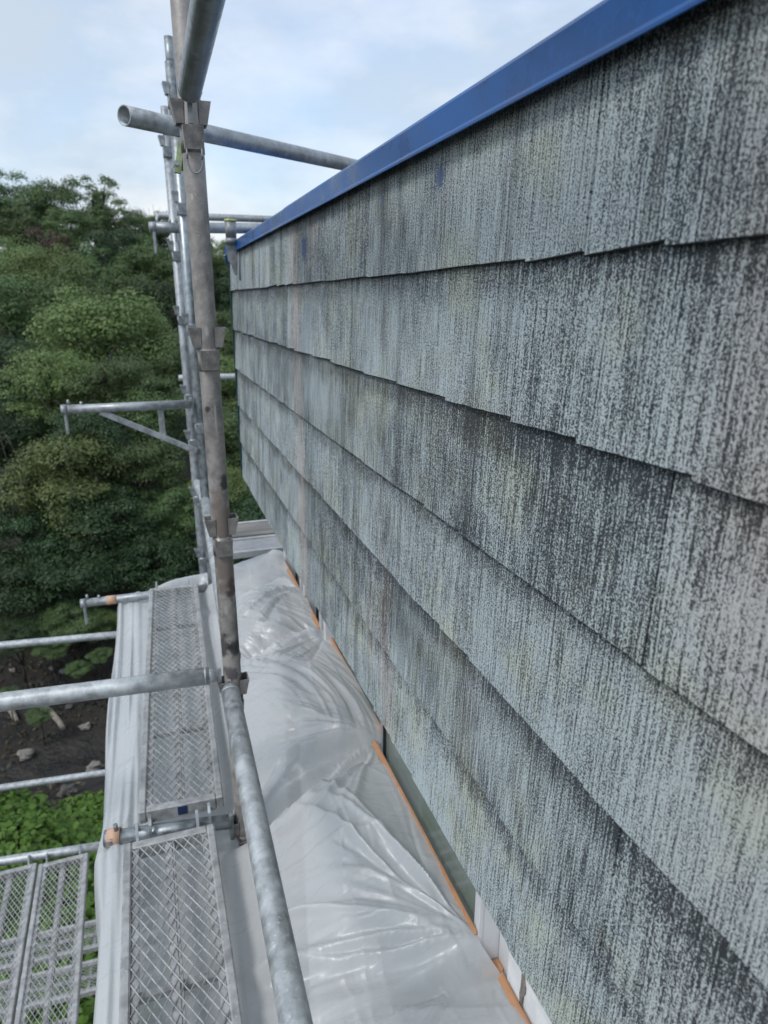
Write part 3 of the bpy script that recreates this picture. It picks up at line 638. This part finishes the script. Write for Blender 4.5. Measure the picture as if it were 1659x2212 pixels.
# under the planks the sheet lies flat; at the outer edge it runs in long folds from bracket to bracket
xe_ = .072+.062*np.clip((Y-1.75)/1.75, 0, 1); under = sstep(-.215, -.16, X)*(1-sstep(xe_, xe_+.06, X))*(1-sstep(3.50, 3.62, Y))
Zu = -1.508-.02*vnoise(X*6, Y*3, 4)+.006*vnoise(X*40, Y*9, 8)
Z = Z*(1-under)+np.minimum(Z, Zu)*under
edge = 1-sstep(-.19, -.15, X)
Z += edge*(.026*vnoise(X*75+.4*vnoise(X*3, Y*3, 9), Y*1.1, 6)+.018*vnoise(X*34, Y*2.2, 7)-.004)
sag = np.minimum(np.abs(yv-1.735), np.minimum(np.abs(yv-3.5), np.abs(yv+.13))); Z -= (.055*np.clip(sag/.5, 0, 1)**.7)[:, None]*sstep(-.15, -.26, X)
rs = np.random.default_rng(21)
def crease(x0, y0, x1, y1, wd, am, bend=0., one=False):
    global Z
    a = math.atan2(y1-y0, x1-x0); ln = math.hypot(x1-x0, y1-y0)/2; dx, dy = X-(x0+x1)/2, Y-(y0+y1)/2
    u = dx*math.cos(a)+dy*math.sin(a); v = -dx*math.sin(a)+dy*math.cos(a)-bend*(u*u-ln*ln)
    prof = np.exp(-np.abs(v)/wd) if not one else np.where(v > 0, np.exp(-np.abs(v)/(wd*.35)), np.exp(-np.abs(v)/(wd*2.2)))
    Z += am*prof*np.clip(1-(u/(ln+1e-6))**2, 0, 1)**.7
for q in [(.10, 1.475, .58, 1.40, .012, .013, .25, True), (.12, 1.50, .42, 1.475, .008, .008, -.3, True), (.10, 1.165, .50, 1.145, .010, .010, .2, True), (.10, 1.02, .60, .975, .010, .010, -.15, True), (.16, .92, .56, .88, .012, .009, .3, True),
          (.14, 1.36, .585, 1.10, .013, .014, .10, True), (.20, 1.33, .585, 1.10, .008, .008, -.15, True), (.30, 1.42, .588, 1.12, .010, .011, .2, True), (.42, 1.43, .59, 1.14, .008, .009, .1, True), (.16, 1.66, .58, 1.83, .012, .012, -.4, True), (.2, 1.72, .585, 1.845, .010, .010, -.2, True),
          (.2, 2.95, .60, 2.62, .012, .012, .2, True), (.22, 3.1, .59, 2.98, .012, .014, .2, True), (.2, 3.3, .58, 3.05, .014, .016, .2, True), (.25, 3.42, .58, 3.3, .012, .012, .2, True)]: crease(*q)
for k in range(70):
    y0 = rs.uniform(.5, 3.4); an = min((1.075, 1.845, 2.59, 3.0), key=lambda q: abs(q-y0+rs.normal(0, .25))); x1 = rs.uniform(.12, .30); y1 = an+rs.uniform(-.12, .42)
    crease(x1, y1, .595, an+rs.normal(0, .015), rs.uniform(.004, .010), rs.uniform(.003, .0085), rs.normal(0, .35), rs.random() < .6)
for k in range(330):
    c0 = (rs.uniform(-.2, .60), rs.uniform(-.1, 3.65)); ln = rs.uniform(.05, .22); far_ = c0[1] > 1.85
    a = rs.normal(-.75 if far_ and c0[0] > .2 else -.25, .35) if rs.random() < .7 else rs.normal(1.5, .12)
    crease(c0[0]-ln*math.cos(a), c0[1]-ln*math.sin(a), c0[0]+ln*math.cos(a), c0[1]+ln*math.sin(a), rs.uniform(.003, .008), rs.uniform(.0010, .0045)*(1 if c0[0] > .16 else .5), rs.normal(0, .4), rs.random() < .5)
for _ in range(1):
    Zp = np.pad(Z, 1, mode='edge'); Z = .5*Z+.125*(Zp[:-2, 1:-1]+Zp[2:, 1:-1]+Zp[1:-1, :-2]+Zp[1:-1, 2:])
Z = np.where((Y > 3.63), Z-((np.clip(Y-3.63, 0, 1)/.1)**2)*.9, Z)
# hanging skirt
s2 = np.linspace(0, 1, nx2)[1:]; e0 = X[:, -1], Z[:, -1]
fold = .022*(vnoise(yv*9, yv*0+.5, 31)-.5)+.012*(vnoise(yv*26, yv*0+.5, 32)-.5)
drop = 1.5*s2[None, :]
Xs = e0[0][:, None]-.03*np.sqrt(np.clip(s2[None, :]*6, 0, 1))+fold[:, None]*np.clip(s2[None, :]*3, 0, 1); Zs = e0[1][:, None]-drop; Ys = np.repeat(yv[:, None], nx2-1, 1)
V = np.stack([np.hstack([X, Xs]), np.hstack([Y, Ys]), np.hstack([Z, Zs])], -1).reshape(-1, 3)
sheet('sheet', V, gridfaces(ny, nx1+nx2-1), 'film', film)
# orange tape along the wall: one strip with steps at each frame
def strip(ya, yb, xo, zo, wdt=.006, name='tape_strip'):
    k = max(3, int((yb-ya)/.03)); yy = np.linspace(ya, yb, k); m = MB(); v = []
    for y in yy:
        tx_, tz_ = tape_line(np.array([(ya+yb)/2])); x = float(tx_[0])-.004+xo; z = float(tz_[0])+zo+random.gauss(0, .0004)
        v += [(x-.010, y, z-.002), (x+.001, y, z+.006), (x+.001, y, z+wdt+.006), (x+.003, y, z+wdt+.006), (x+.003, y, z-.002)]
    f = []
    for i in range(k-1):
        A, B = i*5, i*5+5
        for q in range(5): f.append((A+q, B+q, B+(q+1) % 5, A+(q+1) % 5))
    f += [tuple(range(5)), tuple(range(5*k-5, 5*k))[::-1]]
    m.add(v, f).build(name, 'orange_tape', film)
strip(-.3, 1.043, 0, 0); strip(1.080, 1.842, 0, 0); strip(1.848, 2.574, 0, 0); strip(2.625, 2.96, 0, 0); strip(3.0, 3.45, 0, 0)
MB().box((.598, 1.044, -1.500), (.650, 1.076, -1.4885), bev=.003).build('tape_strip', 'orange_tape', film)
MB().box((.605, 2.600, -1.41), (.650, 2.618, -1.385), bev=.003).build('tape_strip', 'orange_tape', film)
def wrap(c, d, r, w_):
    c = np.asarray(c, float); d = np.asarray(d, float)/np.linalg.norm(d); MB().tube(c-d*w_/2, c+d*w_/2, r, 20, inner=r-.0015).build('tape_wrap', 'orange_tape_pale', film)
wrap((-.225, 1.759, -1.478), (-1, .12, 0), .0252, .036); wrap((-.300, 3.5, -1.478), (-1, 0, 0), .0230, .05)

# ------------------------------------------------------------------ trees
def crown_mesh(seed, nblob, nleaf, leaf, flat=.95, airy=0., rx=1., mats='leaf_mid'):
    r = np.random.default_rng(seed); cs = []; rad = []
    for k in range(nblob):
        u = r.normal(size=3); u /= np.linalg.norm(u); u[2] = u[2]*flat+.05; rr = r.uniform(.55, .80) if k > nblob*.2 else r.uniform(.1, .5); cs.append(u*np.array([rx, 1, 1])*rr); rad.append(r.uniform(.17, .34)*(1-.3*airy))
    cs = np.array(cs); rad = np.array(rad)
    wts = rad**2; idx = r.choice(nblob, nleaf, p=wts/wts.sum())
    dirs = r.normal(size=(nleaf, 3)); dirs /= np.linalg.norm(dirs, axis=1)[:, None]; dirs[:, 2] = np.where(dirs[:, 2] < -.3, -dirs[:, 2]*.6, dirs[:, 2]); rr = r.uniform(.30, 1.15, nleaf)**.5
    pos = cs[idx]+dirs*(rad[idx]*rr)[:, None]*np.array([1.05, 1.05, .95])
    nrm = dirs*1.1+np.array([0, 0, .45])+r.normal(size=(nleaf, 3))*.38; nrm /= np.linalg.norm(nrm, axis=1)[:, None]
    a = np.cross(nrm, r.normal(size=(nleaf, 3))); a /= np.linalg.norm(a, axis=1)[:, None]; b = np.cross(nrm, a)
    sz = leaf*r.uniform(.6, 1.35, nleaf)[:, None]
    v = np.stack([pos-a*sz, pos-b*sz*.55-nrm*sz*.12, pos+a*sz*1.05-nrm*sz*.25, pos+b*sz*.55-nrm*sz*.12], 1).reshape(-1, 3)
    return v, np.arange(nleaf*4).reshape(-1, 4), cs
def mesh_from(name, V, F, mat):
    o = sheet(name, V, F, mat, smooth=False); me = o.data; bpy.data.objects.remove(o); return me
def trunk_mesh(seed, cs, low):
    r = np.random.default_rng(seed); m = MB(); p = np.array((0, 0, low)); top = np.array((r.normal(0, .06), r.normal(0, .06), .15)); pts = [p]
    for k in range(1, 5): q = p+(top-p)*k/4+np.array((r.normal(0, .05), r.normal(0, .05), 0)); pts.append(q)
    for k in range(4): m.tube(pts[k], pts[k+1], .065*(1-k*.17), 8, r1=.065*(1-(k+1)*.17))
    for c in cs[::4]:
        s0 = pts[int(r.integers(2, 5))]; mid_ = (s0+c)/2+r.normal(0, .06, 3); m.tube(s0, mid_, .024, 6, r1=.016); m.tube(mid_, c, .016, 6, r1=.007)
    return m.mesh('trunk', 'bark')
KINDS = {}
def kind(key, mat, seeds, **k):
    KINDS[key] = []
    for s_ in seeds:
        V, F, cs = crown_mesh(s_, **k); KINDS[key].append((mesh_from('crown', V, F, mat), trunk_mesh(s_, cs, -1.9)))
kind('mid', 'leaf_mid', (1, 2, 3), nblob=54, nleaf=20000, leaf=.0235); kind('pale', 'leaf_pale', (4, 5), nblob=60, nleaf=22000, leaf=.0225)
kind('dark', 'leaf_dark', (6, 7), nblob=50, nleaf=18000, leaf=.0245); kind('airy', 'leaf_mid', (8,), nblob=30, nleaf=5200, leaf=.026, airy=.8)
kind('brown', 'leaf_brown', (9,), nblob=30, nleaf=6500, leaf=.028)
WORDS = {'mid': 'mid green', 'pale': 'pale yellow green', 'dark': 'dark green', 'airy': 'thin open-crowned green', 'brown': 'rusty brown dead-leaved'}
def tree(u, v, wpx, Yd, key, place, zs=1.0, shrub=False):
    c = aty(u, v, Yd); depth = float(c@_Fw); rad = wpx/2*depth/FPX; gz = float(terrain(c[0], c[1]))
    lab = f"{WORDS[key]} {'bush' if shrub else 'tree'} {place}"
    o = thing('bush' if shrub else 'forest_tree', (c[0], c[1], gz), lab, 'bush' if shrub else 'tree', 'bushes along the stream' if shrub else 'trees on the wooded hillside')
    cm, tm = random.choice(KINDS[key]); rz = random.uniform(0, 6.28)
    k = bpy.data.objects.new('crown', cm); C.objects.link(k); k.parent = o; k.location = (0, 0, c[2]-gz); k.scale = (rad*1.08, rad*1.08, rad*zs); k.rotation_euler = (0, 0, rz)
    t_ = bpy.data.objects.new('trunk', tm); C.objects.link(t_); t_.parent = o; hh = c[2]-gz; t_.location = (0, 0, hh); t_.scale = (rad, rad, max(.15, hh)/1.8); t_.rotation_euler = (0, 0, rz)
TREES = [
 # skyline
 (15, 460, 190, 40, 'mid', 'leftmost on the skyline', 1.0), (105, 470, 170, 41, 'mid', 'on the skyline right of the leftmost one'), (205, 450, 175, 38, 'airy', 'rising highest on the skyline with sky showing through'), (240, 495, 150, 40, 'mid', 'under the open crown on the skyline'),
 (318, 505, 85, 38, 'mid', 'on the skyline beside the stub bracket'), (345, 490, 70, 37, 'mid', 'with a round top just left of the posts on the skyline'), (395, 545, 140, 39, 'mid', 'behind the rear posts at the skyline'), (480, 575, 130, 37, 'mid', 'on the skyline between near post and slate corner'), (560, 590, 160, 39, 'dark', 'on the skyline hidden behind the slate corner'), (-70, 460, 180, 40, 'mid', 'on the skyline cut by the left edge'),
 (45, 520, 150, 36, 'mid', 'below the skyline at far left'), (150, 520, 150, 36, 'mid', 'below the open crown, upper left'), (100, 545, 120, 33, 'brown', 'standing alone among the green ones'),
 # upper slope
 (10, 600, 200, 31, 'pale', 'at the left edge below the brown one'), (110, 610, 190, 30, 'pale', 'directly below the brown one'), (205, 600, 150, 32, 'mid', 'right of the brown one'), (262, 555, 150, 33, 'dark', 'below the sky gap left of the stub bracket'), (330, 580, 150, 32, 'mid', 'just below the stub bracket'), (400, 620, 150, 31, 'mid', 'behind the rear posts below the skyline'), (485, 650, 130, 31, 'dark', 'beside the top slate course'), (560, 660, 140, 32, 'mid', 'hidden behind the top slate course'),
 # middle slope
 (45, 700, 250, 27, 'mid', 'at the left edge at eye level'), (165, 665, 190, 27, 'mid', 'behind the big pale crown'), (265, 655, 180, 27, 'mid', 'above the big pale crown to the right'), (345, 680, 170, 26, 'dark', 'left of the rear posts at eye level'), (485, 735, 150, 25, 'mid', 'in the gap between post and slates at eye level'), (560, 740, 150, 26, 'dark', 'behind the slates at eye level'),
 (225, 755, 330, 22, 'pale', 'with the biggest crown, middle left'), (30, 825, 240, 22, 'dark', 'at the left edge below eye level'), (355, 800, 200, 20.5, 'mid', 'above the braced bracket beside the posts'), (480, 840, 160, 20, 'pale', 'in the gap between post and slates halfway down'),
 # lower slope
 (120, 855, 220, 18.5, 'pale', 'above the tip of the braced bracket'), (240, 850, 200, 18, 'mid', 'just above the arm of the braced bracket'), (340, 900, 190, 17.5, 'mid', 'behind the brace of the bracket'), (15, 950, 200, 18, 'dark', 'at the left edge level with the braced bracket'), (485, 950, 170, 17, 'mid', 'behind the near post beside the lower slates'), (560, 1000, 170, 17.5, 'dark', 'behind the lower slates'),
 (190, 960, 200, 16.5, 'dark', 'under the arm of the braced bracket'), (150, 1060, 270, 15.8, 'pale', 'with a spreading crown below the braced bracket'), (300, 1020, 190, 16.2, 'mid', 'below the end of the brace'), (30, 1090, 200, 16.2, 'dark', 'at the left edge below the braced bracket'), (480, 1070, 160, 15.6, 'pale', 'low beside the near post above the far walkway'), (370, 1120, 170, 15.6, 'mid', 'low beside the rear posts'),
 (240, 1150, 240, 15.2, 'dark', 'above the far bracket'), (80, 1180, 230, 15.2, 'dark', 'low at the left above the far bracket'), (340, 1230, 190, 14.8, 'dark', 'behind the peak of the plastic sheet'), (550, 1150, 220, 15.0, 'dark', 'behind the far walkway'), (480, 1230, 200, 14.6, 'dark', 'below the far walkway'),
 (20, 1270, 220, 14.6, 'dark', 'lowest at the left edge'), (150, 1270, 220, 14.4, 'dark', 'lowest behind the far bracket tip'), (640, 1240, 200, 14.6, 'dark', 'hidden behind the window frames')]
for q in TREES: tree(*q)
for q in [(150, 1345, 150, 13.6, 'mid', 'on the bank below the far bracket tip', .6, True), (40, 1375, 130, 13.3, 'dark', 'on the bank at the left edge', .6, True), (215, 1350, 110, 13.8, 'pale', 'touching the edge of the plastic sheet', .6, True), (110, 1400, 80, 13.0, 'mid', 'crossed by the upper thin tube', .6, True), (170, 1445, 60, 12.6, 'mid', 'just above the handrail tube', .6, True), (20, 1500, 50, 12.4, 'mid', 'behind the handrail tube at the left edge', .6, True), (215, 1415, 55, 12.6, 'mid', 'between upper thin tube and plastic sheet', .6, True), (85, 1545, 60, 11.8, 'mid', 'just below the handrail tube', .6, True)]: tree(*q)
# bare twigs in the gloom
tw = MB(); rs = np.random.default_rng(5)
base = aty(60, 1060, 15.2); gz = float(terrain(base[0], base[1]))
for k in range(9):
    p = np.array((base[0]+rs.uniform(-.6, .6), base[1]+rs.uniform(-.4, .4), gz)); tgt = np.array((base[0]+rs.uniform(-1.6, 1.6), base[1]+rs.uniform(-.9, .5), base[2]+rs.uniform(.2, 1.3))); r_ = .020
    for s_ in range(5):
        q = p+(tgt-p)/(5-s_)+rs.normal(0, .12, 3); tw.tube(p, q, r_, 5, r1=r_*.75); p = q; r_ *= .75
        if s_ > 1: e = q+rs.normal(0, .45, 3)+np.array((0, 0, .2)); tw.tube(q, e, r_*.6, 5, r1=.004)
o = thing('bare_shrub', (base[0], base[1], gz), 'tangle of bare grey branches under the tip of the braced bracket', 'shrub'); tw.build('branches', 'bark_grey', o)

# leafy ground cover at the foot of the scaffold
rs = np.random.default_rng(12); V = []; n = 0
cent = [(aty(u, v, Yd), s_) for (u, v, Yd, s_) in [(15, 1760, 8.2, .5), (50, 1830, 7.8, .6), (180, 1770, 8.3, .6), (120, 1820, 8.0, .7), (220, 1800, 8.0, .6), (0, 1850, 7.4, .9), (120, 1900, 7.2, .9), (60, 2000, 6.5, 1.0), (160, 2050, 6.2, .9), (30, 2150, 5.7, 1.), (150, 2200, 5.5, 1.), (-120, 1800, 8., 1.), (-150, 2000, 6.6, 1.2)]]
lv = []
for c, s_ in cent:
    k = int(1300*s_)
    d = rs.normal(size=(k, 3)); d /= np.linalg.norm(d, axis=1)[:, None]; d[:, 2] = np.abs(d[:, 2]); p = c+d*np.array((s_, s_*.8, s_*.38))*rs.uniform(.5, 1.0, k)[:, None]; nrm = d*.6+np.array((0, -.25, .8))+rs.normal(size=(k, 3))*.4; lv.append((p, nrm))
p = np.vstack([a for a, b in lv]); nrm = np.vstack([b for a, b in lv]); nrm /= np.linalg.norm(nrm, axis=1)[:, None]; k = len(p)
a = np.cross(nrm, rs.normal(size=(k, 3))); a /= np.linalg.norm(a, axis=1)[:, None]; b = np.cross(nrm, a); sz = rs.uniform(.022, .060, k)[:, None]
ringang = [(-1, 0), (-.45, .62), (.35, .6), (1.1, 0), (.35, -.6), (-.45, -.62)]
V = np.stack([p+a*sz*q0+b*sz*q1-nrm*sz*(.25*abs(q1)+.15*max(q0, 0)) for q0, q1 in ringang], 1).reshape(-1, 3)
o = sheet('ground_cover', V, np.arange(k*6).reshape(-1, 6), 'leaf_bright', smooth=False); tag(o, 'bright green creeping leaves covering the bank below the planks', 'ground cover', kind='stuff')
# mound under the leaves
# stones and driftwood on the bank
def rock(u, v, Yd, r0, label, mat='pale_stone', sc=(1, .8, .65)):
    c = aty(u, v, Yd); rs_ = np.random.default_rng(int(u*7+v)); n_, m_ = 12, 8; vv = []; f = []
    gz = float(terrain(c[0], c[1]))+.03
    for i in range(m_+1):
        for j in range(n_):
            th, ph = math.pi*i/m_, 2*math.pi*j/n_; d = np.array((math.sin(th)*math.cos(ph), math.sin(th)*math.sin(ph), math.cos(th)))
            vv.append(d)
    vv = np.array(vv); off = rs_.uniform(0, 9, 3); rr = 1+.75*(vnoise(vv[:, 0]*1.8+off[0], vv[:, 1]*1.8+vv[:, 2]*1.3+off[1], 3)-.5)+.40*(vnoise(vv[:, 0]*4+off[1], vv[:, 2]*4+off[2], 4)-.5)
    vv = vv*rr[:, None]*r0*.66*np.array(sc); vv = vv+np.array((c[0], c[1], gz+r0*sc[2]*.45))
    for i in range(m_):
        for j in range(n_): f.append((i*n_+j, (i+1)*n_+j, (i+1)*n_+(j+1) % n_, i*n_+(j+1) % n_))
    o = MB().add(vv, f, False).build('stone', mat, None, origin=(c[0], c[1], gz)); tag(o, label, 'stone', 'stones on the stream bank')
def gpt(u, v):   # where the ray meets the bank
    d = _Rt*(u-829.5)/FPX+_Up*(1106-v)/FPX+_Fw; s_ = 5.
    while s_ < 60 and (d*s_)[2] > float(terrain(d[0]*s_, d[1]*s_)): s_ += .03
    return float((d*s_)[1])
for u, v, r0, lab, mat in [(57, 1640, .20, 'round pale stone alone on the dark soil', 'pale_stone'), (92, 1772, .17, 'white stone half hidden by the bright leaves', 'pale_stone'), (185, 1578, .16, 'small pale stone nearest the plastic sheet above the lower tube', 'pale_stone'), (150, 1533, .11, 'brown stone just below the handrail beside the driftwood', 'dark_stone'), (205, 1668, .22, 'flat pale stone on the lower thin tube line', 'pale_stone'), (115, 1450, .09, 'left one of two small pale stones above the handrail', 'pale_stone'), (137, 1455, .10, 'right one of two small pale stones above the handrail', 'pale_stone'), (110, 1505, .14, 'dark stone behind the handrail', 'dark_stone'), (180, 1445, .12, 'pale stone above the handrail near the sheet', 'dark_stone'), (28, 1456, .10, 'small pinkish stone at the left above the handrail', 'pale_stone'), (150, 1720, .2, 'dark wet stone between lower tube and leaves', 'dark_stone'), (110, 1700, .14, 'dark wet stone behind the left leaves', 'dark_stone')]:
    rock(u, v, gpt(u, v), r0, lab, mat)
def drift(pts, r0, label):
    P_ = [aty(u, v, gpt(u, v))+np.array((0, 0, .08)) for u, v in pts]; o = thing('driftwood', tuple(P_[0]), label, 'driftwood', 'driftwood on the bank'); m = MB()
    for k in range(len(P_)-1): m.tube(P_[k], P_[k+1], r0*(1-.12*k), 8, r1=r0*(1-.12*(k+1)))
    m.build('log', 'driftwood', o)
drift([(85, 1530), (110, 1545), (130, 1568), (138, 1582)], .07, 'pale driftwood branch lying below the handrail')
drift([(18, 1530), (30, 1550), (38, 1568)], .06, 'short driftwood piece below the handrail at the left')

# litter and weeds on the wet bank
rs = np.random.default_rng(77); k = 5200
px_, py_ = rs.uniform(-7, 2.2, k), rs.uniform(8.8, 14.5, k); dens = vnoise(px_*.9, py_*.9, 51); keep = dens > .42; px_, py_ = px_[keep], py_[keep]; k = len(px_)
p = np.stack([px_, py_, terrain(px_, py_)+.045+rs.uniform(0, .05, k)], -1); nrm = np.array((0, 0, 1.))+rs.normal(size=(k, 3))*.6; nrm /= np.linalg.norm(nrm, axis=1)[:, None]
a = np.cross(nrm, rs.normal(size=(k, 3))); a /= np.linalg.norm(a, axis=1)[:, None]; b = np.cross(nrm, a); sz = rs.uniform(.02, .06, k)[:, None]
V = np.stack([p-a*sz, p-b*sz*.5, p+a*sz, p+b*sz*.5], 1).reshape(-1, 3)
leafmat('litter', (.030, .026, .016), (.085, .075, .036), .1)
o = sheet('leaf_litter', V, np.arange(k*4).reshape(-1, 4), 'litter', smooth=False); tag(o, 'dead leaves and weeds strewn over the dark soil', 'leaf litter', kind='stuff')
